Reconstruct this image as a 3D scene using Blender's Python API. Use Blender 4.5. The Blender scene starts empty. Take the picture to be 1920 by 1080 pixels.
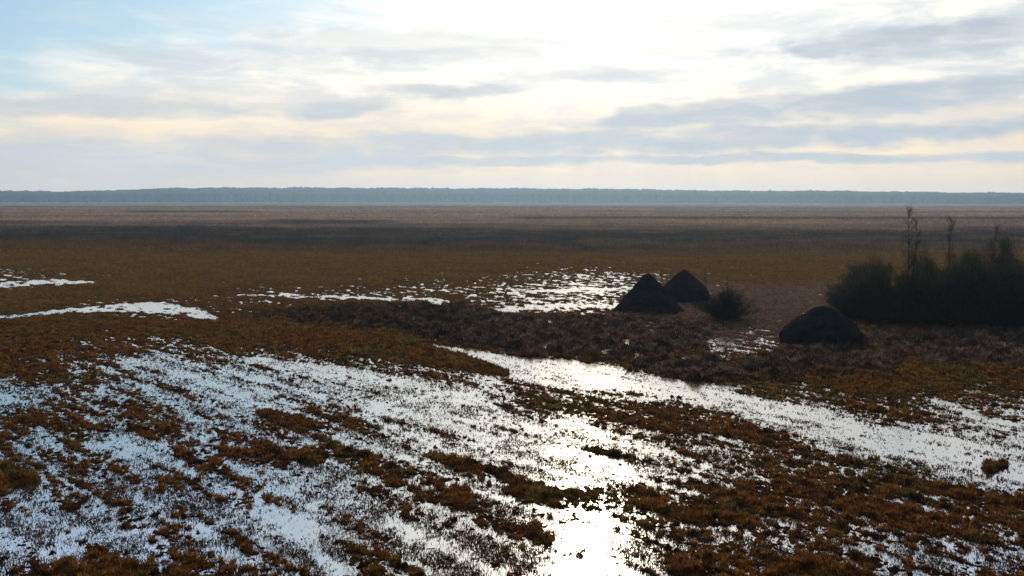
import bpy, math
import numpy as np
from mathutils import Matrix, Vector

sc = bpy.context.scene
COL = sc.collection
R = math.radians
# ------------------------------------------------------------------ camera
F = 1663.0                      # focal length in pixels of a 1920 wide picture
CAMH = 9.0
HOR = 374                       # height of the true horizon in that picture
PITCH = math.atan((540 - HOR) / F)
ROLL = R(0.09)
cam_d = bpy.data.cameras.new('camera'); cam = bpy.data.objects.new('camera', cam_d); COL.objects.link(cam)
cam_d.sensor_width = 36; cam_d.lens = 36 * F / 1920
cam_d.clip_start = 0.1; cam_d.clip_end = 12000
RM = Matrix.Rotation(R(90) - PITCH, 3, 'X') @ Matrix.Rotation(ROLL, 3, 'Z')
cam.matrix_world = Matrix.Translation((0, 0, CAMH)) @ RM.to_4x4()
sc.camera = cam
RN = np.array(RM)

def ray(px, py):
    v = RN @ np.array([(px - 960) / F, -(py - 540) / F, -1.0])
    return v / np.linalg.norm(v)

def at(px, py, z=0.0):
    v = ray(px, py); t = (z - CAMH) / v[2]
    return np.array([v[0] * t, v[1] * t, z])

def chart(x, y, z=0.0):
    """map chart of the meadow: where a ground point lies on the survey picture the wet areas were read from"""
    p = np.stack([x, y, np.full_like(x, z) - CAMH], -1) @ RN
    d = np.maximum(-p[..., 2], 0.5)
    return 960 + F * p[..., 0] / d, 540 - F * p[..., 1] / d

# ------------------------------------------------------------------ sun, sky, exposure
sr = ray(1108, 1075)
SUNDIR = np.array([sr[0], sr[1], -sr[2]])           # mirror of the glitter
SUN_EL = math.asin(SUNDIR[2]); SUN_AZ = math.atan2(SUNDIR[0], SUNDIR[1])
sl = bpy.data.lights.new('sun', 'SUN'); so = bpy.data.objects.new('sun', sl); COL.objects.link(so)
sl.energy = 3.0; sl.angle = R(0.5); sl.color = (1.0, 0.84, 0.62)
so.rotation_euler = Vector(SUNDIR).to_track_quat('Z', 'Y').to_euler()

w = bpy.data.worlds.new('World'); sc.world = w; w.use_nodes = True
nt = w.node_tree; nt.nodes.clear()

class NB:
    def __init__(s, nt): s.nt = nt
    def n(s, t, **k):
        o = s.nt.nodes.new(t)
        for a, b in k.items(): setattr(o, a, b)
        return o
    def put(s, sock, v):
        if isinstance(v, bpy.types.NodeSocket): s.nt.links.new(v, sock)
        else: sock.default_value = v
    def m(s, op, a, b=0.0, c=0.0, clamp=False):
        o = s.n('ShaderNodeMath', operation=op); o.use_clamp = clamp
        s.put(o.inputs[0], a); s.put(o.inputs[1], b); s.put(o.inputs[2], c)
        return o.outputs[0]
    def mix(s, f, a, b):
        o = s.n('ShaderNodeMix', data_type='RGBA'); o.clamp_factor = True
        s.put(o.inputs[0], f); s.put(o.inputs[6], a); s.put(o.inputs[7], b)
        return o.outputs[2]
    def sstep(s, v, lo, hi, to0=0.0, to1=1.0):
        o = s.n('ShaderNodeMapRange', interpolation_type='SMOOTHSTEP')
        s.put(o.inputs[0], v)
        for i, q in enumerate((lo, hi, to0, to1)): s.put(o.inputs[i + 1], q)
        return o.outputs[0]
    def noise(s, vec, scale, detail=5, rough=0.55, dist=0.0):
        o = s.n('ShaderNodeTexNoise'); s.put(o.inputs['Vector'], vec)
        o.inputs['Scale'].default_value = scale; o.inputs['Detail'].default_value = detail
        o.inputs['Roughness'].default_value = rough; o.inputs['Distortion'].default_value = dist
        return o.outputs['Fac']
    def xyz(s, a, b, c=0.0):
        o = s.n('ShaderNodeCombineXYZ'); s.put(o.inputs[0], a); s.put(o.inputs[1], b); s.put(o.inputs[2], c)
        return o.outputs[0]

def lin(r, g, b, k=1.0):
    f = lambda c: ((c / 255 + 0.055) / 1.055) ** 2.4 if c > 10 else c / 255 / 12.92
    return (f(r) * k, f(g) * k, f(b) * k, 1)

B = NB(nt)
tc = B.n('ShaderNodeTexCoord').outputs['Generated']
sep = B.n('ShaderNodeSeparateXYZ'); nt.links.new(tc, sep.inputs[0])
dx, dy, dz = sep.outputs
az = B.m('MULTIPLY', B.m('ARCTAN2', dx, dy), 57.2958)          # degrees right of the view axis
el = B.m('MULTIPLY', B.m('ARCSINE', dz), 57.2958)              # degrees above the horizon
# slow warp so that banks of cloud have uneven outlines
cvec = B.xyz(B.m('MULTIPLY', az, 0.09), B.m('MULTIPLY', el, 0.34), 0)
wn = B.noise(cvec, 1.6, 6, 0.6)
wn2 = B.noise(B.xyz(B.m('MULTIPLY', az, 0.09), B.m('MULTIPLY', el, 0.34), 7.3), 1.1, 6, 0.6)
azw = B.m('ADD', az, B.m('MULTIPLY', B.m('SUBTRACT', wn, 0.5), 6.0))
elw = B.m('ADD', el, B.m('MULTIPLY', B.m('SUBTRACT', wn2, 0.5), 1.7))
edge = B.m('MULTIPLY', B.m('SUBTRACT', B.noise(B.xyz(B.m('MULTIPLY', az, 0.2), B.m('MULTIPLY', el, 0.62), 5.0), 1.3, 7, 0.56), 0.5), 4.0)
def blob(px, py, rx, ry, tilt=0.0):
    """soft bank of cloud centred at an azimuth and elevation"""
    v = ray(px, py); a0 = math.degrees(math.atan2(v[0], v[1])); e0 = math.degrees(math.asin(v[2]))
    rx = math.degrees(rx / F); ry = math.degrees(ry / F)
    a = B.m('SUBTRACT', azw, a0)
    e = B.m('SUBTRACT', B.m('SUBTRACT', elw, e0), B.m('MULTIPLY', a, tilt))
    q = B.m('ADD', B.m('POWER', B.m('ABSOLUTE', B.m('DIVIDE', a, rx)), 2.0), B.m('POWER', B.m('ABSOLUTE', B.m('DIVIDE', e, ry)), 2.0))
    return B.sstep(B.m('ADD', q, edge), 1.9, 0.0)
def addall(lst):
    t = lst[0]
    for u in lst[1:]: t = B.m('MAXIMUM', t, u)
    return t
SKY = B.n('ShaderNodeTexSky'); SKY.sky_type = 'NISHITA'; SKY.sun_disc = False
SKY.sun_elevation = SUN_EL; SKY.sun_rotation = SUN_AZ
SKY.air_density = 1.0; SKY.dust_density = 1.2; SKY.ozone_density = 2.0
K = 10.0                                                        # the background runs at strength 0.1
# angle from the sun
dp = B.n('ShaderNodeVectorMath', operation='DOT_PRODUCT'); nt.links.new(tc, dp.inputs[0]); dp.inputs[1].default_value = tuple(SUNDIR)
cosd = dp.outputs['Value']
ang = B.m('MULTIPLY', B.m('ARCCOSINE', B.m('MINIMUM', cosd, 1.0)), 57.2958)
# 1 clear blue opens at the upper left and fades towards the sun
blue = B.mix(0.62, SKY.outputs[0], lin(156, 205, 230, K))
gap = B.sstep(B.m('ADD', B.m('ADD', B.m('MULTIPLY', azw, -0.022), B.m('MULTIPLY', elw, 0.085)), B.m('MULTIPLY', B.m('SUBTRACT', wn, 0.5), 1.1)), 0.90, 1.5)
# 2 thin cloud
fine = B.noise(B.xyz(B.m('MULTIPLY', az, 0.16), B.m('MULTIPLY', el, 0.75), 3.1), 1.0, 8, 0.62, 0.4)
thin = B.mix(B.sstep(fine, 0.36, 0.60), lin(218, 226, 230, K), lin(255, 252, 245, K * 1.02))
low = B.sstep(elw, 8.5, 3.0)
warm = B.mix(B.sstep(fine, 0.35, 0.65), lin(238, 226, 212, K), lin(255, 236, 206, K))
thin = B.mix(low, thin, warm)
sky1 = B.mix(gap, thin, blue)
whitetop = B.m('MULTIPLY', B.sstep(ang, 20.0, 11.0), 0.45)
sky1 = B.mix(whitetop, sky1, lin(255, 253, 248, K * 1.1))
# 3 grey banks
banks = addall([
    blob(1100, 268, 620, 26, 0.02), blob(250, 300, 560, 40, 0.03), blob(1650, 190, 330, 24, 0.05), blob(1290, 215, 200, 18, 0.05), blob(1480, 250, 330, 18),
    blob(1720, 82, 150, 30, -0.05), blob(1900, 50, 90, 22), blob(1560, 85, 70, 22), blob(1880, 232, 130, 20),
    blob(640, 203, 90, 16, 0.08), blob(150, 205, 230, 16, 0.03), blob(850, 172, 120, 14), B.m('MULTIPLY', blob(1120, 142, 190, 13), 0.6), B.m('MULTIPLY', blob(1300, 100, 170, 10, -0.05), 0.4), B.m('MULTIPLY', blob(1290, 48, 170, 20), 0.4), B.m('MULTIPLY', blob(780, 85, 330, 26), 0.45), B.m('MULTIPLY', blob(420, 110, 240, 22), 0.4),
    blob(1000, 300, 1500, 9)])
bt = B.sstep(B.noise(B.xyz(B.m('MULTIPLY', az, 0.12), B.m('MULTIPLY', el, 0.6), 11.0), 1.7, 6, 0.6), 0.3, 0.6, 0.72, 1.0)
bankc = B.mix(B.sstep(az, -15.0, 20.0), lin(206, 212, 216, K), lin(190, 201, 212, K))
sky2 = B.mix(B.m('MULTIPLY', B.m('MULTIPLY', banks, bt), 1.0), sky1, bankc)
# 4 murk on the horizon
hz = B.sstep(el, 2.6, 0.4)
hzc = B.mix(B.sstep(az, -25.0, 25.0), lin(221, 208, 199, K), lin(234, 213, 194, K))
sky3 = B.mix(B.m('MULTIPLY', hz, 0.85), sky2, hzc)
# shafts of light slanting down from the sun below the banks
ra = B.m('MULTIPLY', B.m('ARCTAN2', B.m('SUBTRACT', az, math.degrees(SUN_AZ)), B.m('SUBTRACT', math.degrees(SUN_EL), el)), 6.0)
shaft = B.sstep(B.noise(B.xyz(ra, 0.0, 2.0), 1.0, 3, 0.5), 0.3, 0.7, 0.955, 1.05)
shaft = B.m('ADD', 1.0, B.m('MULTIPLY', B.m('SUBTRACT', shaft, 1.0), B.sstep(el, 6.5, 3.5)))
sv = B.n('ShaderNodeVectorMath', operation='SCALE'); nt.links.new(sky3, sv.inputs[0]); nt.links.new(shaft, sv.inputs['Scale']); sky3 = sv.outputs[0]
# 5 above the picture: broken cloud to the zenith, darker and bluer away from the sun
up = B.sstep(el, 13.0, 24.0)
side = B.mix(B.sstep(wn2, 0.40, 0.60), lin(118, 160, 208, K * 2.1), lin(192, 201, 214, K * 2.1))
sky4 = B.mix(B.m('MULTIPLY', up, B.sstep(ang, 9.0, 30.0)), sky3, side)
away = B.m('ADD', 0.13, B.m('MULTIPLY', B.sstep(cosd, -0.1, 0.72), 0.87))
vm = B.n('ShaderNodeVectorMath', operation='SCALE'); nt.links.new(sky4, vm.inputs[0]); nt.links.new(away, vm.inputs['Scale'])
# 6 the sun's glow behind thin cloud
g1 = B.m('MULTIPLY', B.m('EXPONENT', B.m('MULTIPLY', B.m('POWER', B.m('DIVIDE', ang, 1.8), 2.0), -1.0)), 7.0 * K)
g2 = B.m('MULTIPLY', B.m('EXPONENT', B.m('MULTIPLY', B.m('DIVIDE', ang, 6.0), -1.0)), 2.5 * K)
gs = B.m('MULTIPLY', B.m('ADD', g1, g2), B.m('SUBTRACT', 1.0, B.m('MULTIPLY', banks, 0.75)))
gc = B.n('ShaderNodeVectorMath', operation='SCALE'); gc.inputs[0].default_value = (1.0, 0.86, 0.62); nt.links.new(gs, gc.inputs['Scale'])
ad = B.n('ShaderNodeVectorMath', operation='ADD'); nt.links.new(vm.outputs[0], ad.inputs[0]); nt.links.new(gc.outputs[0], ad.inputs[1])
bg = B.n('ShaderNodeBackground'); nt.links.new(ad.outputs[0], bg.inputs[0]); bg.inputs[1].default_value = 0.1
wo = B.n('ShaderNodeOutputWorld'); nt.links.new(bg.outputs[0], wo.inputs[0])
w.cycles.sampling_method = 'MANUAL'; w.cycles.sample_map_resolution = 1024

sc.view_settings.view_transform = 'Standard'; sc.view_settings.look = 'None'
sc.view_settings.exposure = 0.0; sc.view_settings.gamma = 1.0
sc.cycles.max_bounces = 5; sc.cycles.diffuse_bounces = 2; sc.cycles.glossy_bounces = 3
sc.cycles.transmission_bounces = 2; sc.cycles.volume_bounces = 0
sc.cycles.sample_clamp_indirect = 4; sc.cycles.caustics_reflective = False; sc.cycles.caustics_refractive = False
sc.cycles.use_denoising = True

# ------------------------------------------------------------------ helpers
rng = np.random.default_rng(7)

def hash2(ix, iy, seed):
    h = (ix.astype(np.int64) * 374761393 + iy.astype(np.int64) * 668265263 + seed * 1442695041) & 0xffffffff
    h = ((h ^ (h >> 13)) * 1274126177) & 0xffffffff
    h = ((h ^ (h >> 16)) * 2246822519) & 0xffffffff
    return ((h ^ (h >> 15)) & 0xffffff) / float(0xffffff)

def vnoise(x, y, seed):
    """smooth noise, roughly -1..1"""
    ix = np.floor(x); iy = np.floor(y); fx = x - ix; fy = y - iy
    ux = fx * fx * fx * (fx * (fx * 6 - 15) + 10); uy = fy * fy * fy * (fy * (fy * 6 - 15) + 10)
    def g(a, b):
        t = hash2(ix + a, iy + b, seed) * (2 * math.pi)
        return np.cos(t) * (fx - a) + np.sin(t) * (fy - b)
    n0 = g(0, 0) * (1 - ux) + g(1, 0) * ux; n1 = g(0, 1) * (1 - ux) + g(1, 1) * ux
    return (n0 * (1 - uy) + n1 * uy) * 1.6

def sm(v, a, b):
    t = np.clip((v - a) / (b - a), 0, 1); return t * t * (3 - 2 * t)

def mesh_np(name, V, faces, mat, parent=None, col=None, smooth=False, link=True):
    """V (n,3); faces (m,3) or (m,4) integer array; col (n,3) per-vertex own colour"""
    me = bpy.data.meshes.new(name); V = np.asarray(V, dtype=np.float32)
    me.vertices.add(len(V)); me.vertices.foreach_set('co', V.ravel())
    if not isinstance(faces, (list, tuple)): faces = [faces]
    faces = [np.asarray(f, dtype=np.int32) for f in faces if len(f)]
    tot = sum(f.size for f in faces); cnt = sum(len(f) for f in faces)
    me.loops.add(tot); me.polygons.add(cnt)
    me.loops.foreach_set('vertex_index', np.concatenate([f.ravel() for f in faces]))
    ls = []; s = 0
    for f in faces:
        ls.append(s + np.arange(len(f)) * f.shape[1]); s += f.size
    me.polygons.foreach_set('loop_start', np.concatenate(ls).astype(np.int32))
    me.polygons.foreach_set('use_smooth', np.full(cnt, smooth))
    me.update(calc_edges=True)
    if col is not None:
        c = np.ones((len(V), 4), dtype=np.float32); c[:, :3] = col
        a = me.color_attributes.new('tint', 'FLOAT_COLOR', 'POINT'); a.data.foreach_set('color', c.ravel())
    me.materials.append(mat)
    o = bpy.data.objects.new(name, me); COL.objects.link(o)
    if parent: o.parent = parent
    return o

def tag(o, label=None, cat=None, group=None, kind=None):
    if label: o['label'] = label
    if cat: o['category'] = cat
    if group: o['group'] = group
    if kind: o['kind'] = kind
    return o

def empty(name, loc, label, cat, group=None):
    o = bpy.data.objects.new(name, None); COL.objects.link(o); o.location = tuple(loc); o.empty_display_size = 0.3
    return tag(o, label, cat, group)

def plant_mat(name, transl=0.35, gain=1.0, rough=None):
    m = bpy.data.materials.new(name); m.use_nodes = True; t = m.node_tree; t.nodes.clear(); b = NB(t)
    a = b.n('ShaderNodeAttribute'); a.attribute_name = 'tint'
    geo = b.n('ShaderNodeNewGeometry')
    nz = b.noise(geo.outputs['Position'], 2.3, 4, 0.6)
    sc_ = b.n('ShaderNodeVectorMath', operation='SCALE'); t.links.new(a.outputs['Color'], sc_.inputs[0])
    t.links.new(b.sstep(nz, 0.3, 0.7, 0.75 * gain, 1.25 * gain), sc_.inputs['Scale'])
    d = b.n('ShaderNodeBsdfDiffuse'); t.links.new(sc_.outputs[0], d.inputs[0])
    tr = b.n('ShaderNodeBsdfTranslucent'); t.links.new(sc_.outputs[0], tr.inputs[0])
    mx = b.n('ShaderNodeMixShader'); mx.inputs[0].default_value = transl
    t.links.new(d.outputs[0], mx.inputs[1]); t.links.new(tr.outputs[0], mx.inputs[2])
    out = b.n('ShaderNodeOutputMaterial')
    if rough:
        gl = b.n('ShaderNodeBsdfGlossy'); gl.inputs['Roughness'].default_value = rough; gl.inputs[0].default_value = (0.9, 0.85, 0.75, 1)
        m2 = b.n('ShaderNodeMixShader'); m2.inputs[0].default_value = 0.05
        t.links.new(mx.outputs[0], m2.inputs[1]); t.links.new(gl.outputs[0], m2.inputs[2]); t.links.new(m2.outputs[0], out.inputs[0])
    else: t.links.new(mx.outputs[0], out.inputs[0])
    return m

# ------------------------------------------------------------------ survey of the flooded meadow
WG = """
0000000000000000000000000
3210000001112333111000000
0000012232334443211100000
0123321000023441011100000
1000000000000001221000000
1123310000210001354000000
1234554321045301342000000
2224566643258930101100000
5544677677744246751111121
6535567656863112357622334
1256265333885641234873455
2535653464687885322688566
7547743267657897542348887
2536656754546898643222588
3545577774645587543222234
6643677776454542322222111
7785678667775472233332111
5786578746884995344332221
7624466754886987433466433
5513524753667987543336654
4422434643566886532223553
""".split()
WG = np.array([[int(c) for c in r] for r in WG], dtype=float) / 9.0
STROKES = [  # value, [(u, v, half thickness)...]  channels and pools (1) and raised moss strips (0)
 (0.97, [(815,648,4),(900,670,10),(1000,690,19),(1100,700,25),(1200,716,14),(1300,742,12),(1420,765,17),(1520,786,22),(1650,820,26),(1800,852,27),(1940,885,30)]),
 (1.0, [(980,688,6),(1060,700,14),(1160,705,8)]),
 (0.74, [(0,594,3),(100,585,4),(200,579,5),(290,574,10),(340,583,8),(400,594,3)]),
 (0.66, [(0,534,4),(70,528,5),(170,529,3)]),
 (0.93, [(250,672,5),(350,706,9),(420,738,10),(490,764,8)]),
 (0.66, [(450,553,2),(760,561,3),(840,566,3)]),
 (0.8, [(900,581,3),(1000,576,4),(1160,571,5)]),
 (0.75, [(1000,546,3),(1190,541,4)]),
 (0.85, [(620,622,3),(730,628,3)]),
 (0.9, [(480,675,6),(620,700,14),(760,720,16),(880,745,16)]),
 (0.8, [(1060,800,18),(1110,850,24),(1110,905,20)]),
 (0.85, [(1050,990,10),(1106,1030,24),(1104,1095,26)]),
 (0.97, [(480,950,12),(560,1000,14),(620,1060,16)]),
 (0.9, [(1770,755,8),(1850,790,8),(1940,800,10)]),
 (0.9, [(730,760,18),(810,775,18)]),
 (0.17, [(180,757,6),(250,775,17),(300,812,18),(350,840,10)]),
 (0.17, [(0,785,12),(90,790,14),(170,800,10)]),
 (0.17, [(500,780,12),(570,795,12),(640,812,8)]),
 (0.17, [(620,845,9),(680,872,13),(760,903,8),(805,925,9)]),
 (0.05, [(820,855,8),(900,880,11),(960,900,7),(1040,925,10)]),
 (0.17, [(810,935,7),(870,943,13),(905,955,6)]),
 (0.17, [(920,980,10),(1000,1003,11)]),
 (0.05, [(430,848,6),(500,852,9),(590,862,10)]),
 (0.13, [(1010,735,10),(1090,752,20),(1190,775,22),(1280,800,14)]),
 (0.1, [(1100,838,3),(1220,868,7)]),
 (0.13, [(1080,925,8),(1180,935,14),(1300,960,22),(1500,930,40),(1900,970,50)]),
 (0.0, [(0,895,26),(42,903,14)]),
 (0.07, [(100,1070,20),(160,1085,26)]),
 (0.12, [(1300,1060,20),(1500,1075,16)]),
 (0.02, [(450,600,8),(600,625,14),(760,650,18),(900,690,12),(940,700,5)]),
 (0.0, [(1860,874,8)]),
]
DARK = [  # tall uncut sedge
 [(465,592),(560,578),(700,571),(880,570),(960,592),(1150,592),(1330,606),(1345,622),(1325,640),(1320,656),(1180,676),(1000,668),(900,655),(815,640),(735,622),(640,617),(540,604)],
 [(1165,690),(1240,672),(1330,666),(1395,695),(1420,712),(1300,717),(1220,706)],
 [(1375,680),(1440,660),(1560,652),(1700,662),(1695,690),(1560,700),(1430,712),(1380,694)],
 [(1560,640),(1640,628),(1980,618),(1980,692),(1750,682),(1640,660)],
]
def poly_sd(P, u, v):
    """signed distance (negative inside) in chart units"""
    d = np.full(u.shape, 1e9); ins = np.zeros(u.shape, bool); n = len(P)
    for i in range(n):
        ax, ay = P[i]; bx, by = P[(i + 1) % n]
        ex, ey = bx - ax, by - ay
        t = np.clip(((u - ax) * ex + (v - ay) * ey) / (ex * ex + ey * ey), 0, 1)
        d = np.minimum(d, np.hypot(u - ax - t * ex, (v - ay - t * ey) * 2.2))
        c = ((ay > v) != (by > v)) & (u < (bx - ax) * (v - ay) / (by - ay + 1e-9) + ax)
        ins ^= c
    return np.where(ins, -d, d)

def survey(x, y):
    """wetness 0..1 and share of tall dark sedge at ground points"""
    u, v = chart(x, y)
    r = np.hypot(x, y)
    # swaths run diagonally: warp in metres so outlines are uneven
    wob = np.clip(r / 40, 0.5, 3)
    u2 = u + (vnoise(x / 3.1, y / 4.5, 5) * 22 + vnoise(x / 1.1, y / 1.5, 6) * 12) * 30 / np.maximum(r, 20)
    v2 = v + (vnoise(x / 3.3, y / 4.9, 8) * 9 + vnoise(x / 1.2, y / 1.9, 9) * 5) * 30 / np.maximum(r, 20)
    cu = np.clip(u2 / 80, 0, 23.999); cv = np.clip((v2 - 490) / 30, 0, 19.999)
    iu = cu.astype(int); iv = cv.astype(int); fu = cu - iu; fv = cv - iv
    W = (WG[iv, iu] * (1 - fu) + WG[iv, iu + 1] * fu) * (1 - fv) + (WG[iv + 1, iu] * (1 - fu) + WG[iv + 1, iu + 1] * fu) * fv
    W = np.where(v2 < 490, 0, W)
    for val, pts in STROKES:
        us = [p[0] for p in pts]; lo, hi = min(us) - 60, max(us) + 60
        best = np.full(u.shape, 9.0)
        sel = (u2 > lo) & (u2 < hi)
        if not sel.any(): continue
        uu, vv = u2[sel], v2[sel]; b = np.full(uu.shape, 9.0)
        if len(pts) == 1: pts = [pts[0], (pts[0][0] + 8, pts[0][1], pts[0][2])]
        for (ax, ay, at_), (bx, by, bt_) in zip(pts[:-1], pts[1:]):
            ex, ey = bx - ax, by - ay
            t = np.clip(((uu - ax) * ex + (vv - ay) * ey) / (ex * ex + ey * ey), 0, 1)
            th = at_ + (bt_ - at_) * t
            dd = np.hypot((uu - ax - t * ex) * 0.45, vv - ay - t * ey) / th
            b = np.minimum(b, dd)
        best[sel] = b
        k = 1 - sm(best, 0.75, 1.35)
        W = W * (1 - k) + val * k
    D = np.zeros(u.shape)
    for P in DARK:
        us = [p[0] for p in P]; sel = (u2 > min(us) - 30) & (u2 < max(us) + 30) & (v2 > 540) & (v2 < 740)
        if sel.any(): D[sel] = np.maximum(D[sel], 1 - sm(poly_sd(P, u2[sel], v2[sel]) + 9 * vnoise(x[sel] / 0.9, y[sel] / 0.9, 77), -16, 12))
    W = W * (1 - D)
    # out of the surveyed area: ordinary patchy meadow
    W = np.where((r < 17) | (y < 5), 0.45 + 0.3 * vnoise(x / 4, y / 4, 31), W)
    return np.clip(W, 0, 1), D, u, v

def zq(W):   # W -> threshold of a unit normal
    W = np.clip(W, 0.004, 0.996); t = np.sqrt(-2 * np.log(np.minimum(W, 1 - W)))
    z = t - (2.30753 + 0.27061 * t) / (1 + 0.99229 * t + 0.04481 * t * t)
    return np.where(W < 0.5, -z, z)

CA, SA = math.cos(R(47)), math.sin(R(47))      # along the swaths: direction (1,-1.07)
def ground(x, y):
    W, D, u, v = survey(x, y)
    r = np.hypot(x, y)
    s = (x * CA - y * SA); p = (x * SA + y * CA)      # s along the swath, p across
    far = sm(r, 45, 75)
    n = (vnoise(s / 7.5 + 0.5 * vnoise(x / 3, y / 3, 17), p / 0.70 + 0.55 * vnoise(x / 2.2, y / 2.2, 18), 1) * 1.05 + vnoise(s / 2.8, p / 0.36, 2) * 1.05 * (1 - 0.5 * far) + vnoise(x / 0.75, y / 0.6, 3) * 0.6
         + vnoise(x / 0.27, y / 0.33, 4) * 1.45 * (1 - 0.5 * far) + vnoise(x / 0.13, y / 0.17, 14) * 1.5 * (1 - far) + vnoise(x / 1.5, y / 1.7, 15) * 0.9 * far + vnoise(x / 0.55, y / 0.8, 16) * 1.35 * far)
    n = n * 0.95
    W = np.where(W > 0.02, W ** (0.66 + 0.34 * sm(r, 42, 62)), W)
    W = np.maximum(W, D * 0.14 * (r < 80))
    W = np.where(r > 40, W ** (1 / (1 + (r - 40) / 500)), W)
    W2 = np.clip(W * 1.0 + 0.0, 0, 1)
    h = 0.045 * (n - zq(W2) * 1.12)
    h = np.where(h > 0, 0.13 * np.tanh(h / 0.13), 0.2 * np.tanh(h / 0.2))
    tus = vnoise(x / 0.42, y / 0.42, 21) + 0.6 * vnoise(x / 0.2, y / 0.2, 22)
    land = sm(h, 0.03, 0.11)
    h = h + land * (0.15 * np.maximum(tus, -0.5) + 0.05 * vnoise(x / 1.7, y / 1.7, 23))
    lump = np.maximum(vnoise(x / 1.3, y / 1.5, 24) + 0.8 * vnoise(x / 0.5, y / 0.6, 25), -0.7)
    h = h + D * np.where(h > -0.03, 1, 0.15) * (0.10 + 0.36 * lump)
    h = h + sm(r, 130, 190) * 0.25 + sm(r, 2250, 2800) * 20
    return h, W, D, u, v

RUST = np.array([0.150, 0.056, 0.010]); OLIVE = np.array([0.125, 0.070, 0.010]); DKB = np.array([0.030, 0.012, 0.005])
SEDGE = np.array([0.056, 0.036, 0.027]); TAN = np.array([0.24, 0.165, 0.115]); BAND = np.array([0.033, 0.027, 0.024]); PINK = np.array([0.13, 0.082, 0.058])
def plant_colour(x, y, D, u, v):
    """plant colours: rusty cut meadow, olive moss, dark uncut sedge, pale reed plain with a darker band"""
    r = np.hypot(x, y)[:, None]; a = vnoise(x / 6, y / 6, 41)[:, None]; b = vnoise(x / 1.3, y / 1.3, 42)[:, None]
    c = RUST * (1 + 0.35 * a) ; c = c + (OLIVE - c) * sm(vnoise(x / 5, y / 9, 43)[:, None] + 0.5 * b, 0.05, 0.6)
    c = c + (np.array([0.200, 0.115, 0.022]) - c) * sm(vnoise(x / 1.9, y / 2.3, 57)[:, None] + 0.5 * b, 0.25, 0.8) * 0.7
    c = c + (DKB - c) * sm(vnoise(x / 0.5, y / 0.6, 51)[:, None] + 0.8 * b + 0.4 * a, -0.1, 0.7) * 0.8
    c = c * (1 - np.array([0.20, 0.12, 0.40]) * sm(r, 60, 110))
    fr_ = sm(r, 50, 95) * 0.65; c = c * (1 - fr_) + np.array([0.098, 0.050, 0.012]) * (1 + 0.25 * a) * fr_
    # pinkish sedge round the hay
    pk = (sm(u, 1150, 1300) * (1 - sm(u, 1560, 1640)) * sm(v, 520, 550) * (1 - sm(v, 640, 665)))[:, None]
    c = c + (PINK - c) * pk * 0.75
    c = c + ((0.5 + 0.5 * sm(u, 820, 960))[:, None] * SEDGE * 1.25 * (1 + 0.5 * b) * (0.55 + 0.9 * sm(vnoise(x / 0.8, y / 1.1, 52)[:, None], -0.2, 0.4) + 0.25 * sm(vnoise(x / 0.4, y / 0.5, 60)[:, None], 0.2, 0.6)) - c) * D[:, None] * 0.9
    # the plain: dark and pale colour bands by distance, edges wandering
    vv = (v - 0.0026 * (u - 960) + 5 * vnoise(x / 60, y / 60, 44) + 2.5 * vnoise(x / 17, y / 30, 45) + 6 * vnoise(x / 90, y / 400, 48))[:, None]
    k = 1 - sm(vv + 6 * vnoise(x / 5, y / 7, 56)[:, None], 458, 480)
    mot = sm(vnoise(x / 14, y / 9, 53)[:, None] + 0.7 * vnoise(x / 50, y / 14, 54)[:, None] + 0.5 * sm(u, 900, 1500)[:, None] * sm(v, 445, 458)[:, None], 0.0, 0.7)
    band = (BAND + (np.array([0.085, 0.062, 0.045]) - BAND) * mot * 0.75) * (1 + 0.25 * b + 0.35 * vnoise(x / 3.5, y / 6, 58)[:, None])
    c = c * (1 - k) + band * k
    st = vnoise(x / 120, y / 22, 46) + 0.6 * vnoise(x / 40, y / 7, 47)
    tan = TAN * (0.84 + 0.42 * st[:, None] + 0.12 * a + 0.22 * vnoise(x / 7, y / 14, 59)[:, None])
    k = 1 - sm(vv + 5 * vnoise(x / 9, y / 12, 55)[:, None], 416, 442)
    c = c * (1 - k) + tan * k
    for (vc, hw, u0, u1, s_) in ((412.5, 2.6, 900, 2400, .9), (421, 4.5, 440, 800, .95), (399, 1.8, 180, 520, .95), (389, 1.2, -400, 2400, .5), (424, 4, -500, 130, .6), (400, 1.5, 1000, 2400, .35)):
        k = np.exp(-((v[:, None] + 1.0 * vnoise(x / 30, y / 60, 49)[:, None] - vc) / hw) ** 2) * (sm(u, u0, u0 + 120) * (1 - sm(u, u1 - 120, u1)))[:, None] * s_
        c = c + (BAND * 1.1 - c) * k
    return np.clip(c, 0.006, 0.4)

# ------------------------------------------------------------------ ground sheet
azf = np.radians(np.arange(-38, 38.001, 0.06)); azc = np.radians(np.arange(41, 320, 3.0))
AZ = np.concatenate([azf, azc]); nA = len(AZ)
r1 = np.array([2.0, 5, 8, 11, 14, 16])
pxr = np.arange(887 * 9 / 17.3, 887 * 9 / 170.0, -0.62); r2 = 887 * 9 / pxr
r3 = np.geomspace(172, 3000, 110)
RR = np.concatenate([r1, r2, r3]); nR = len(RR)
rr, aa = np.meshgrid(RR, AZ, indexing='ij')
gx = (rr * np.sin(aa)).ravel(); gy = (rr * np.cos(aa)).ravel()
gh, gW, gD, gu, gv = ground(gx, gy)
gcol = plant_colour(gx, gy, gD, gu, gv) * (0.5 + 0.5 * sm(gh, 0.0, 0.08))[:, None] * (0.42 + 0.43 * sm(np.hypot(gx, gy), 45, 110))[:, None]   # wet peat at the water line is darker
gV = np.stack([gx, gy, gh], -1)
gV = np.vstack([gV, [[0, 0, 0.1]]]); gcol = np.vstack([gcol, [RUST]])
i0 = np.arange(nR - 1)[:, None] * nA; j0 = np.arange(nA)[None, :]; j1 = (j0 + 1) % nA
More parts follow.
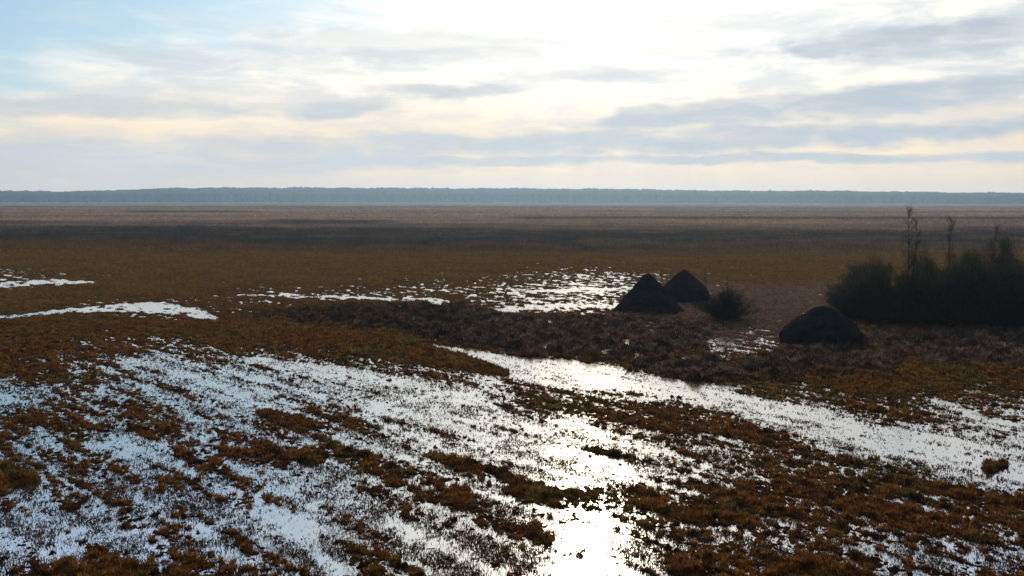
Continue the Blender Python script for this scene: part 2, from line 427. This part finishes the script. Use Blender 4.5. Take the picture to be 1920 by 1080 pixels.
Q = np.stack([(i0 + j0).ravel(), (i0 + nA + j0).ravel(), (i0 + nA + j1).ravel(), (i0 + j1).ravel()], -1)[:, ::-1]
c_ = nR * nA; T = np.stack([np.full(nA, c_), np.arange(nA), (np.arange(nA) + 1) % nA], -1)[:, ::-1]
gmat = bpy.data.materials.new('peat_and_moss'); gmat.use_nodes = True; t = gmat.node_tree; t.nodes.clear(); b = NB(t)
a_ = b.n('ShaderNodeAttribute'); a_.attribute_name = 'tint'; pos = b.n('ShaderNodeNewGeometry').outputs['Position']
fn = b.noise(pos, 9, 6, 0.65); f2 = b.noise(pos, 0.35, 5, 0.6)
vs = b.n('ShaderNodeVectorMath', operation='SCALE'); t.links.new(a_.outputs['Color'], vs.inputs[0])
t.links.new(b.m('MULTIPLY', b.sstep(fn, 0.3, 0.7, 0.6, 1.35), b.sstep(f2, 0.3, 0.7, 0.85, 1.15)), vs.inputs['Scale'])
pr = b.n('ShaderNodeBsdfPrincipled'); t.links.new(vs.outputs[0], pr.inputs['Base Color']); pr.inputs['Roughness'].default_value = 0.9
pr.inputs['Specular IOR Level'].default_value = 0.0
bp = b.n('ShaderNodeBump'); bp.inputs['Strength'].default_value = 0.6; bp.inputs['Distance'].default_value = 0.05
t.links.new(fn, bp.inputs['Height']); t.links.new(bp.outputs[0], pr.inputs['Normal'])
t.links.new(pr.outputs[0], b.n('ShaderNodeOutputMaterial').inputs[0])
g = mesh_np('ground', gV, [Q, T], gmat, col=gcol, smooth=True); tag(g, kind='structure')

# ------------------------------------------------------------------ water sheet
wm = bpy.data.materials.new('flood_water'); wm.use_nodes = True; t = wm.node_tree; t.nodes.clear(); b = NB(t)
pos = b.n('ShaderNodeNewGeometry').outputs['Position']
n1 = b.noise(pos, 3.0, 3, 0.5); n2 = b.noise(pos, 22.0, 3, 0.6)
bp = b.n('ShaderNodeBump'); bp.inputs['Strength'].default_value = 0.16; bp.inputs['Distance'].default_value = 0.02
t.links.new(b.m('ADD', b.m('MULTIPLY', n1, 1.0), b.m('MULTIPLY', n2, 0.35)), bp.inputs['Height'])
fr = b.n('ShaderNodeFresnel'); fr.inputs['IOR'].default_value = 2.6; t.links.new(bp.outputs[0], fr.inputs['Normal'])
gl = b.n('ShaderNodeBsdfGlossy'); gl.inputs['Roughness'].default_value = 0.1; gl.inputs[0].default_value = (1, 1, 1, 1); t.links.new(bp.outputs[0], gl.inputs['Normal'])
df = b.n('ShaderNodeBsdfDiffuse'); df.inputs[0].default_value = (0.035, 0.03, 0.026, 1)
mx = b.n('ShaderNodeMixShader'); t.links.new(b.m('ADD', b.m('MULTIPLY', fr.outputs[0], 0.66), 0.34), mx.inputs[0])
t.links.new(df.outputs[0], mx.inputs[1]); t.links.new(gl.outputs[0], mx.inputs[2])
t.links.new(mx.outputs[0], b.n('ShaderNodeOutputMaterial').inputs[0])
na = 96; an = np.linspace(0, 2 * math.pi, na, endpoint=False)
wr = [0.01, 30, 110, 172]
wV = np.concatenate([np.stack([r_ * np.sin(an), r_ * np.cos(an), np.zeros(na)], -1) for r_ in wr])
wQ = np.concatenate([np.stack([i * na + np.arange(na), i * na + (np.arange(na) + 1) % na, (i + 1) * na + (np.arange(na) + 1) % na, (i + 1) * na + np.arange(na)], -1) for i in range(3)])
wo_ = mesh_np('water', wV, wQ, wm); tag(wo_, kind='structure')

# ------------------------------------------------------------------ blades
def blades(cx, cy, cz, nb, h, wd, spread, lean, col, seed, jit=0.3, straw=0.0):
    """nb blades per tuft as slim two-piece tapering leaves; all arguments per tuft"""
    g_ = np.random.default_rng(seed); n = len(cx)
    rep = lambda a: np.repeat(a, nb, axis=0)
    th = g_.uniform(0, 2 * math.pi, n * nb); rad = rep(spread) * np.sqrt(g_.uniform(0, 1, n * nb))
    bx = rep(cx) + rad * np.cos(th); by = rep(cy) + rad * np.sin(th); bz = rep(cz)
    H = rep(h) * g_.uniform(0.55, 1.2, n * nb); L = rep(lean) * H * g_.uniform(0.2, 1.3, n * nb)
    lt = th + g_.normal(0, 0.7, n * nb); lx, ly = np.cos(lt) * L, np.sin(lt) * L
    fa = g_.uniform(0, math.pi, n * nb); wx, wy = np.cos(fa) * rep(wd) / 2, np.sin(fa) * rep(wd) / 2
    b0 = np.stack([bx - wx, by - wy, bz - 0.03], -1); b1 = np.stack([bx + wx, by + wy, bz - 0.03], -1)
    m0 = np.stack([bx - wx * .8 + lx * .35, by - wy * .8 + ly * .35, bz + H * .6], -1); m1 = np.stack([bx + wx * .8 + lx * .35, by + wy * .8 + ly * .35, bz + H * .6], -1)
    tp = np.stack([bx + lx, by + ly, bz + H * (1 - 0.25 * rep(lean))], -1)
    V = np.stack([b0, b1, m0, m1, tp], 1).reshape(-1, 3); k = np.arange(n * nb)[:, None] * 5
    tri = np.concatenate([k + [0, 1, 3], k + [0, 3, 2], k + [2, 3, 4]])
    c = rep(col) * g_.uniform(1 - jit, 1 + jit, (n * nb, 1)); pale = g_.uniform(0, 1, (n * nb, 1)) < straw; c = np.where(pale, c * 0.3 + np.array([[0.17, 0.12, 0.07]]) * 0.7, c); c = np.repeat(c, 5, axis=0)
    return V, tri, c

def scatter(n, rmin, rmax, seed, mixlog=0.25, half=37):
    g_ = np.random.default_rng(seed); a = np.radians(g_.uniform(-half, half, n))
    q = g_.uniform(0, 1, n); r_ = 1 / (1 / rmax + (1 / rmin - 1 / rmax) * q)
    m_ = g_.uniform(0, 1, n) < mixlog; r_ = np.where(m_, rmin * (rmax / rmin) ** q, r_)
    return r_ * np.sin(a), r_ * np.cos(a), r_

grass_mat = plant_mat('sedge_leaf', 0.45)
# 1 short rusty sedge and moss on whatever stands above the water
x, y, r_ = scatter(430000, 17.3, 165, 101)
h, W, D, u, v = ground(x, y)
tn = vnoise(x / 0.45, y / 0.5, 71) + 0.7 * vnoise(x / 1.1, y / 1.2, 72)
clump = np.maximum(sm(tn, -0.45, 0.35), sm(r_, 70, 120))
keep = (h > 0.015) & (D < 0.5) & (np.random.default_rng(18).uniform(0, 1, len(x)) < 0.12 + 0.88 * clump)
clump = clump[keep]
x, y, r_, h, D, u, v = [q[keep] for q in (x, y, r_, h, D, u, v)]
c = plant_colour(x, y, D, u, v) * 1.15
sz = np.clip(0.045 + h * 0.7, 0.045, 0.14) * (1 - 0.45 * sm(r_, 60, 120)) * (0.6 + 0.75 * clump)
V, tr, cc = blades(x, y, h, 4, sz, 0.010 + 0.00055 * r_, 0.05 + 0.0012 * r_, np.full(len(x), 1.1), c, 201, 0.5, 0.12)
o = mesh_np('meadow_sedge', V, tr, grass_mat, col=cc); tag(o, 'short rusty brown sedge and moss covering the wet meadow', 'grass', kind='stuff')
# 2 tall dark uncut sedge
x, y, r_ = scatter(200000, 30, 100, 102)
h, W, D, u, v = ground(x, y)
tn = vnoise(x / 0.9, y / 0.8, 73) + 0.6 * vnoise(x / 2.5, y / 2.0, 74)
keep = (D > 0.3) & (h > -0.02) & (np.random.default_rng(19).uniform(0, 1, len(x)) < 0.15 + 0.85 * sm(tn, -0.4, 0.4))
x, y, r_, h, D, u, v = [q[keep] for q in (x, y, r_, h, D, u, v)]
c = plant_colour(x, y, D, u, v) * np.random.default_rng(12).uniform(0.5, 2.0, (len(x), 1))
V, tr, cc = blades(x, y, h, 5, 0.13 + 0.35 * np.clip(h, 0, 0.6), 0.010 + 0.0004 * r_, np.full(len(x), 0.14), np.full(len(x), 1.5), c, 202, 0.45, 0.10)
o = mesh_np('tall_sedge', V, tr, grass_mat, col=cc); tag(o, 'tall uncut dark sedge lying in tangled tussocks around the haystacks', 'grass', kind='stuff')
# 3 thin dead stems standing in the shallow water
x, y, r_ = scatter(420000, 17.3, 75, 103, 0.3)
h, W, D, u, v = ground(x, y)
dens = np.clip(0.55 + 0.9 * vnoise(x / 2.2, y / 3.0, 61) + 0.6 * vnoise(x / .7, y / .7, 62) - 0.55 * sm(W, 0.85, 1.0), 0.06, 1)
keep = (h < 0.02) & (np.random.default_rng(5).uniform(0, 1, len(x)) < dens)
x, y, r_, h, D, u, v = [q[keep] for q in (x, y, r_, h, D, u, v)]
c = np.tile(np.array([[0.075, 0.055, 0.04]]), (len(x), 1)) * np.random.default_rng(6).uniform(0.4, 1.4, (len(x), 1))
V, tr, cc = blades(x, y, np.full(len(x), -0.02), 2, np.random.default_rng(8).uniform(0.02, 0.08, len(x)), 0.008 + 0.0003 * r_, np.full(len(x), 0.04), np.full(len(x), 0.7), c, 203)
o = mesh_np('dead_stems', V, tr, grass_mat, col=cc); tag(o, 'thin dead stems standing in the shallow flood water', 'grass', kind='stuff')
# 3b dense dark stubble breaking the shallow water, thickest along the old swaths
x, y, r_ = scatter(420000, 17.3, 62, 113, 0.25)
h, W, D, u, v = ground(x, y)
s_ = (x * CA - y * SA); p_ = (x * SA + y * CA)
dens = 0.30 + 0.55 * 1.3 * vnoise(s_ / 7.5, p_ / 0.62, 1) + 0.55 * vnoise(x / .5, y / .6, 64) + 0.5 * vnoise(x / 1.7, y / 1.9, 65) - 0.38 * sm(W, 0.86, 1.0)
keep = (h < 0.01) & (h > -0.17) & (np.random.default_rng(15).uniform(0, 1, len(x)) < np.clip(dens, 0.02, 0.85))
x, y, r_, h, D, u, v = [q[keep] for q in (x, y, r_, h, D, u, v)]
g9 = np.random.default_rng(16)
c = (np.array([[0.060, 0.032, 0.014]]) * g9.uniform(0.4, 1.6, (len(x), 1)))
V, tr, cc = blades(x, y, np.full(len(x), -0.01), 3, g9.uniform(0.02, 0.085, len(x)), 0.012 + 0.0005 * r_, np.full(len(x), 0.045), np.full(len(x), 0.8), c, 213, 0.4, 0.12)
o = mesh_np('cut_stubble', V, tr, grass_mat, col=cc); tag(o, 'dark cut sedge stubble poking up through the shallow flood water', 'grass', kind='stuff')
# 4 reeds of the far plain
x, y, r_ = scatter(170000, 140, 1100, 104, 0.5)
h, W, D, u, v = ground(x, y)
c = plant_colour(x, y, D, u, v) * 1.2
k = 1 - sm(v, 462, 478)
keep = np.random.default_rng(9).uniform(0, 1, len(x)) < 0.15 + 0.85 * k
x, y, r_, h, c, k = [q[keep] for q in (x, y, r_, h, c, k)]
V, tr, cc = blades(x, y, h, 3, 0.25 + 0.75 * k, 0.02 + 0.0007 * r_, 0.1 + 0.002 * r_, np.full(len(x), 0.35), c, 204, 0.25)
o = mesh_np('reed_plain', V, tr, grass_mat, col=cc); tag(o, 'reeds in pale and dark bands covering the far plain up to the forest', 'reeds', kind='stuff')

# ------------------------------------------------------------------ haystacks
hay = plant_mat('weathered_hay', 0.1)
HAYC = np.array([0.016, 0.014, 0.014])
def mound(profile, rad, height, seed, tufts=5000):
    """turned profile [(r, z)...] of unit size, roughened, with loose hay all over it"""
    g_ = np.random.default_rng(seed); nth, nz = 72, 40
    pr_ = np.array(profile); s = np.linspace(0, 1, nz)
    L = np.concatenate([[0], np.cumsum(np.hypot(*np.diff(pr_, axis=0).T))]); L /= L[-1]
    pr_r = np.interp(s, L, pr_[:, 0]) * rad; pr_z = np.interp(s, L, pr_[:, 1]) * height
    th = np.linspace(0, 2 * math.pi, nth, endpoint=False)
    TT, SS = np.meshgrid(th, s); Rr = np.repeat(pr_r[:, None], nth, 1); Zz = np.repeat(pr_z[:, None], nth, 1)
    nzv = vnoise(np.cos(TT) * 2.2 + seed, np.sin(TT) * 2.2 + Zz * 1.3, seed) * 0.09 + vnoise(TT * 7 + seed, Zz * 5, seed + 1) * 0.025 + vnoise(TT * 16, Zz * 14, seed + 2) * 0.025
    Rr = Rr * (1 + nzv * sm(Rr, 0, 0.6)) + nzv * 0.2
    V = np.stack([Rr * np.cos(TT), Rr * np.sin(TT), Zz + nzv * 0.25], -1).reshape(-1, 3)
    i0 = np.arange(nz - 1)[:, None] * nth; j0 = np.arange(nth)[None, :]; j1 = (j0 + 1) % nth
    Qd = np.stack([(i0 + j0).ravel(), (i0 + j1).ravel(), (i0 + nth + j1).ravel(), (i0 + nth + j0).ravel()], -1)
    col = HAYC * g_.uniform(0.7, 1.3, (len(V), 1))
    # loose hay hanging down the flank
    idx = g_.integers(0, (nz - 2) * nth, tufts); p = V[idx] + g_.normal(0, 0.02, (tufts, 3))
    out = p * [1, 1, 0]; out /= np.linalg.norm(out, axis=1)[:, None] + 1e-6
    tan = np.stack([-out[:, 1], out[:, 0], np.zeros(tufts)], -1)
    dr = out * g_.uniform(0.02, 0.7, (tufts, 1)) + [0, 0, -1] * g_.uniform(0.1, 1, (tufts, 1)) + tan * g_.normal(0, 0.5, (tufts, 1))
    ln = g_.uniform(0.08, 0.38, (tufts, 1)); tip = p + dr * ln + out * 0.02
    tip[:, 2] = np.maximum(tip[:, 2], 0.0)
    B0 = p + tan * 0.012; B1 = p - tan * 0.012
    k0 = len(V); V = np.vstack([V, np.stack([B0, B1, tip], 1).reshape(-1, 3)])
    tr = k0 + np.arange(tufts * 3).reshape(-1, 3)
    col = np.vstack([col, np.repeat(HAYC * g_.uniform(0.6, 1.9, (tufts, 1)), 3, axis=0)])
    return V, [Qd, tr], col
CONE = [(1.0, -0.04), (1.0, 0.0), (0.94, 0.05), (0.70, 0.32), (0.45, 0.58), (0.22, 0.83), (0.12, 0.94), (0.05, 0.985), (0.0, 1.0)]
CONE2 = [(1.0, -0.04), (1.0, 0.0), (0.97, 0.12), (0.82, 0.32), (0.58, 0.56), (0.29, 0.82), (0.14, 0.94), (0.06, 0.985), (0.0, 1.0)]
DOME = [(0.97, -0.04), (1.0, 0.03), (0.98, 0.2), (0.88, 0.42), (0.70, 0.64), (0.50, 0.80), (0.30, 0.90), (0.1, 0.95), (0.0, 0.96)]
CAP = [(1.0, 0.0), (0.92, 0.25), (0.6, 0.7), (0.3, 0.95), (0.0, 1.0)]
def hz0(p): return 0.06
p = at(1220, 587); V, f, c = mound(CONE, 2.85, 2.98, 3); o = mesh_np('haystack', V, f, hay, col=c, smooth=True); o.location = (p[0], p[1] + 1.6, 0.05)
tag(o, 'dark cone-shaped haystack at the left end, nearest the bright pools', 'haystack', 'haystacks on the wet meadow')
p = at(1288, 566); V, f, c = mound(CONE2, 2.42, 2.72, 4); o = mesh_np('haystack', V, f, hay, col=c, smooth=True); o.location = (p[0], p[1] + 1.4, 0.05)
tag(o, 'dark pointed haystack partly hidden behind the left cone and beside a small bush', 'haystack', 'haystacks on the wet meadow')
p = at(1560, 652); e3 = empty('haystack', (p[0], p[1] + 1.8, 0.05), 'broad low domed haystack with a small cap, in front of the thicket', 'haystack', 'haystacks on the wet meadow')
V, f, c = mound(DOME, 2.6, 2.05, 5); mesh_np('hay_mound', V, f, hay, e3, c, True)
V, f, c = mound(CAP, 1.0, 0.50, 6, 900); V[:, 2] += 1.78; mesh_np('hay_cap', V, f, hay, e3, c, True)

# ------------------------------------------------------------------ shrubs and saplings
bark = plant_mat('willow_bark', 0.0); twigm = plant_mat('willow_twigs', 0.15)
def tube(pts, rad, sides=4):
    pts = np.asarray(pts); n = len(pts); V = []
    for i in range(n):
        d = pts[min(i + 1, n - 1)] - pts[max(i - 1, 0)]; d = d / (np.linalg.norm(d) + 1e-9)
        a = np.cross(d, [0.3, 0.9, 0.1]); a /= np.linalg.norm(a) + 1e-9; b_ = np.cross(d, a)
        for k in range(sides):
            t_ = 2 * math.pi * k / sides; V.append(pts[i] + (a * math.cos(t_) + b_ * math.sin(t_)) * rad[i])
    Fq = [[i * sides + k, i * sides + (k + 1) % sides, (i + 1) * sides + (k + 1) % sides, (i + 1) * sides + k] for i in range(n - 1) for k in range(sides)]
    return np.array(V), np.array(Fq)
def join(parts):
    Vs, Fs, o_ = [], [], 0
    for V, f in parts: Vs.append(V); Fs.append(f + o_); o_ += len(V)
    return np.vstack(Vs), np.vstack(Fs)
def twigs(org, dr, ln, wd, g_):
    n = len(org); s = np.cross(dr, g_.normal(0, 1, (n, 3))); s /= np.linalg.norm(s, axis=1)[:, None] + 1e-9
    tip = org + dr * ln[:, None]
    V = np.stack([org - s * wd[:, None] / 2, org + s * wd[:, None] / 2, tip], 1).reshape(-1, 3)
    return V, np.arange(n * 3).reshape(-1, 3)
def shrub_meshes(seed, nst=46, ntw=23000, rad=2.7, H=4.3):
    g_ = np.random.default_rng(seed); tubes, paths = [], []
    for i in range(nst):
        a = g_.uniform(0, 2 * math.pi); out = g_.uniform(0.0, 1.0) ** 0.7; h_ = H * (1.0 - 0.62 * out ** 2) * g_.uniform(0.62, 1.08)
        b0 = np.array([math.cos(a), math.sin(a), 0]) * out * rad * 0.3; end = np.array([math.cos(a) * rad * out, math.sin(a) * rad * out, h_])
        t_ = np.linspace(0, 1, 8)[:, None]; ctrl = b0 * (1 - t_ ** 1.4) + end * (t_ ** 1.4); ctrl[:, 2] = h_ * t_[:, 0] ** 0.85
        ctrl += g_.normal(0, 0.06, ctrl.shape) * t_
        paths.append(ctrl); tubes.append(tube(ctrl, np.linspace(0.035, 0.006, 8)))
    P = np.array(paths); si = g_.integers(0, nst, ntw); q = g_.uniform(0.02, 1, ntw) ** 0.95 * 6.999; i0 = q.astype(int); fr_ = (q - i0)[:, None]
    org = P[si, i0] * (1 - fr_) + P[si, i0 + 1] * fr_; d = P[si, i0 + 1] - P[si, i0]; d /= np.linalg.norm(d, axis=1)[:, None]
    dv = d * 0.9 + g_.normal(0, 0.55, (ntw, 3)) + [0, 0, 0.25]; dv /= np.linalg.norm(dv, axis=1)[:, None]
    org = org + g_.normal(0, 0.16, (ntw, 3)) * [1, 1, 0.6]; org[:, 2] = np.abs(org[:, 2])
    V, f = twigs(org, dv, g_.uniform(0.15, 0.6, ntw), g_.uniform(0.010, 0.026, ntw), g_)
    sV, sF = join(tubes)
    return sV, sF, V, f
GRN = np.array([0.034, 0.037, 0.018]); GRY = np.array([0.026, 0.022, 0.019])
SH = []
for k in range(4):
    sV, sF, tV, tF = shrub_meshes(50 + k) if k < 3 else shrub_meshes(53, 60, 9000, 1.9, 2.2); g_ = np.random.default_rng(k)
    hh = sm(tV[:, 2], 1.5, 4.5)[:, None]
    tcol = (GRY * (1 - hh) + GRN * 1.5 * hh) * np.repeat(g_.uniform(0.5, 1.5, (len(tF), 1)), 3, axis=0)
    a = mesh_np('stems', sV, sF, bark, col=np.tile(GRY, (len(sV), 1))); b2 = mesh_np('twigs', tV, tF, twigm, col=tcol)
    SH.append((a.data, b2.data)); bpy.data.objects.remove(a); bpy.data.objects.remove(b2)
def shrub(px, py, scale, zs, k, label, group, rot, dyy=0.0):
    p = at(px, py); e = empty('willow_shrub', (p[0], p[1] + 1.5 + dyy, 0.0), label, 'shrub', group)
    for nm, me in zip(('stems', 'twigs'), SH[k]):
        o = bpy.data.objects.new(nm, me); COL.objects.link(o); o.parent = e
    e.scale = (scale, scale, zs); e.rotation_euler = (0, 0, rot); return e
TH = 'willow shrubs of the thicket on the right'
SPEC = [ # px, base py, horizontal scale, vertical scale, variant, label
 (1622, 606, 0.95, 0.86, 0, 'leftmost dark willow shrub of the thicket, lower than the rest, behind the domed haystack'),
 (1668, 612, 1.0, 0.98, 1, 'dark willow shrub of the thicket just right of the domed haystack'),
 (1728, 613, 1.05, 0.98, 2, 'dense willow shrub at the foot of the tallest bare sapling'),
 (1790, 616, 1.1, 1.12, 0, 'dense willow shrub at the foot of the middle bare sapling'),
 (1852, 618, 1.1, 1.14, 1, 'dense willow shrub in front of the rightmost bare sapling'),
 (1915, 620, 1.15, 1.16, 2, 'willow shrub of the thicket cut by the right edge of the view'),
 (1612, 588, 0.8, 0.86, 1, 'small back-row willow shrub poking out at the thicket\'s left shoulder'),
 (1645, 592, 1.0, 1.05, 2, 'back-row willow shrub with an olive top left of the tallest bare sapling'),
 (1755, 594, 1.1, 1.22, 0, 'back-row willow shrub filling the gap between the two tallest saplings'),
 (1835, 594, 1.1, 1.27, 2, 'tall back-row willow shrub left of the rightmost bare sapling'),
 (1900, 592, 1.15, 1.33, 1, 'tallest back-row willow shrub near the right edge of the view'),
 (1985, 610, 1.2, 1.2, 0, 'willow shrub just past the right edge of the view')]
for i, (px, py, s, z, k, lab) in enumerate(SPEC[:11]): shrub(px, py, s, z, k, lab, TH, i * 1.9)
shrub(1371, 603, 1.4, 1.0, 3, 'small round dark shrub between the pointed haystacks and the thicket', None, 0.7, -0.2)
shrub(1985, 612, 1.2, 1.2, 0, SPEC[11][5], TH, 2.2)

def sapling(px, py, H, seed, label, dens=1.0, lean=0.0, group='bare saplings rising from the bushes', off=0.0, nm='bare_sapling', rad=0.05):
    g_ = np.random.default_rng(seed); p = at(px, py)
    e = empty(nm, (p[0], p[1] + off, 0), label, 'tree', group)
    t_ = np.linspace(0, 1, 12); tr_ = np.stack([lean * H * t_ ** 2 + 0.012 * H * np.sin(t_ * 7 + seed), 0.01 * H * np.cos(t_ * 5), H * t_], -1)
    V, f = tube(tr_, np.linspace(rad, 0.008, 12), 5); mesh_np('trunk', V, f, bark, e, np.tile(GRY, (len(V), 1)))
    parts = []; O, D_, L_ = [], [], []
    for i in range(int(34 * dens)):
        s = g_.uniform(0.25, 0.98); b0 = np.array([np.interp(s, t_, tr_[:, k]) for k in range(3)])
        a = g_.uniform(0, 2 * math.pi); ln = H * 0.16 * (1.15 - s) * g_.uniform(0.6, 1.3) + 0.2
        d = np.array([math.cos(a) * 0.55, math.sin(a) * 0.55, 1.0]); d /= np.linalg.norm(d)
        pts = np.array([b0, b0 + d * ln * .5, b0 + d * ln + [0, 0, ln * .12]]); parts.append(tube(pts, [rad * .35, rad * .22, 0.004], 3))
        for j in range(14):
            q = g_.uniform(0.1, 1); O.append(b0 + d * ln * q); dd = d + g_.normal(0, 0.5, 3); D_.append(dd / np.linalg.norm(dd)); L_.append(g_.uniform(0.15, 0.5) * (H / 8) ** .5)
    V, f = join(parts); mesh_np('branches', V, f, bark, e, np.tile(GRY, (len(V), 1)))
    V, f = twigs(np.array(O), np.array(D_), np.array(L_), np.full(len(O), 0.016 * (rad / 0.05)), g_)
    mesh_np('twigs', V, f, twigm, e, np.tile(GRY, (len(V), 1)))
sapling(1694, 606, 8.6, 11, 'tallest thin bare sapling rising above the thicket into the skyline', 1.3, 0.02)
sapling(1706, 610, 7.6, 15, 'second slightly shorter bare sapling growing right against the tallest one', 0.9, 0.02)
sapling(1773, 608, 7.6, 12, 'middle thin bare sapling rising above the thicket', 1.2, 0.01)
sapling(1857, 606, 7.2, 13, 'rightmost bare sapling, only just topping the thicket', 0.9, 0.0)
sapling(1321, 570, 3.2, 16, 'small faint bare sapling directly right of the second haystack', 0.5, 0.0, rad=0.03)
sapling(1363, 588, 2.9, 17, 'small bare sapling sticking out of the little round shrub', 0.5, 0.0, rad=0.03)

# ------------------------------------------------------------------ far forest and lone trees before it
fm = plant_mat('far_trees', 0.0)
def forest():
    g_ = np.random.default_rng(77); Vs, Fs, Cs = [], [], []; o_ = 0
    tops_u = [-400, 0, 180, 330, 640, 1100, 1480, 1920, 2400]; tops_v = [361, 359.5, 358.5, 352.5, 352, 354, 358, 361.5, 363]
    nseg = 7; rg = np.array([0.5, 0.8, 1.0, 1.0, 0.85, 0.5, 0.0]); zg = np.array([0.0, 0.12, 0.35, 0.6, 0.82, 0.95, 1.0])
    for row in range(9):
        dist = 2300 + row * 60
        n = int(dist * math.radians(96) / 6.0)
        for a in np.radians(np.linspace(-48, 48, n)):
            a += g_.normal(0, 0.0009); d = dist + g_.normal(0, 22); x_, y_ = d * math.sin(a), d * math.cos(a)
            u_, v_ = chart(np.array([x_]), np.array([y_])); vt = np.interp(u_[0], tops_u, tops_v) + 1.0 + 1.3 * float(vnoise(np.array([a * 30]), np.array([0.5]), 91)[0]) + 0.7 * float(vnoise(np.array([a * 110]), np.array([0.5]), 92)[0]) + 0.6 * (g_.uniform() < 0.06) * -2
            hor = HOR + (u_[0] - 960) * math.tan(ROLL)
            H = CAMH + (hor - vt) / F * (y_ * math.cos(PITCH)) * 1.0
            z0 = 20 * float(sm(np.float64(d), 2250, 2800)); H = (H * (0.62 + 0.05 * row) - z0) * g_.uniform(0.93, 1.03) + 2; rr_ = g_.uniform(5, 9)
            th = np.linspace(0, 2 * math.pi, nseg, endpoint=False) + g_.uniform(0, 1)
            R_ = rg[:, None] * rr_ * g_.uniform(0.7, 1.3, (7, nseg))
            V = np.stack([x_ + R_ * np.cos(th), y_ + R_ * np.sin(th), z0 - 0.5 + np.repeat((zg * H)[:, None], nseg, 1) + g_.normal(0, 0.5, (7, nseg)) * (zg[:, None] > 0)], -1).reshape(-1, 3)
            i_ = np.arange(6)[:, None] * nseg; j_ = np.arange(nseg)[None]; k_ = (j_ + 1) % nseg
            Fs.append(np.stack([(i_ + j_).ravel(), (i_ + k_).ravel(), (i_ + nseg + k_).ravel(), (i_ + nseg + j_).ravel()], -1) + o_)
            o_ += len(V); Vs.append(V); Cs.append(np.tile(np.array([[0.04, 0.05, 0.04]]) * g_.uniform(0.6, 1.3), (len(V), 1)))
    o = mesh_np('forest', np.vstack(Vs), np.vstack(Fs), fm, col=np.vstack(Cs)); tag(o, 'long hazy blue forest edge closing the far side of the plain', 'forest', kind='stuff')
forest()
for i, (px, H, lab) in enumerate([(113, 9, 'faint lone tree far off near the left edge, before the forest'), (162, 7, 'faint distant tree, second from the left before the forest'), (187, 8, 'faint distant tree close right of the second one, before the forest'),
        (232, 8, 'faint small distant tree before the lower left end of the forest'), (298, 11, 'tallest faint distant tree standing before the forest'), (352, 7, 'small faint distant tree, rightmost before the forest')]):
    sapling(px, 382.5, H, 30 + i, lab, 1.2, 0.0, 'lone trees far out on the plain', nm='distant_tree', rad=0.35)

# ------------------------------------------------------------------ haze
hv = bpy.data.materials.new('haze_air'); hv.use_nodes = True; t = hv.node_tree; t.nodes.clear(); b = NB(t)
pv = b.n('ShaderNodeVolumePrincipled'); pv.inputs['Color'].default_value = (0.53, 0.76, 1.0, 1); pv.inputs['Density'].default_value = 0.00017
pv.inputs['Anisotropy'].default_value = 0.5
t.links.new(pv.outputs[0], b.n('ShaderNodeOutputMaterial').inputs['Volume'])
X = 3100; zb, zt = -1.5, 56
hV = np.array([(sx * X, sy * X, z) for z in (zb, zt) for sx, sy in ((-1, -1), (1, -1), (1, 1), (-1, 1))], float)
o = mesh_np('haze', hV, np.array([(3, 2, 1, 0), (4, 5, 6, 7), (0, 1, 5, 4), (1, 2, 6, 5), (2, 3, 7, 6), (3, 0, 4, 7)]), hv)
tag(o, 'thin blue-grey haze in the air over the whole plain', 'haze', kind='stuff')
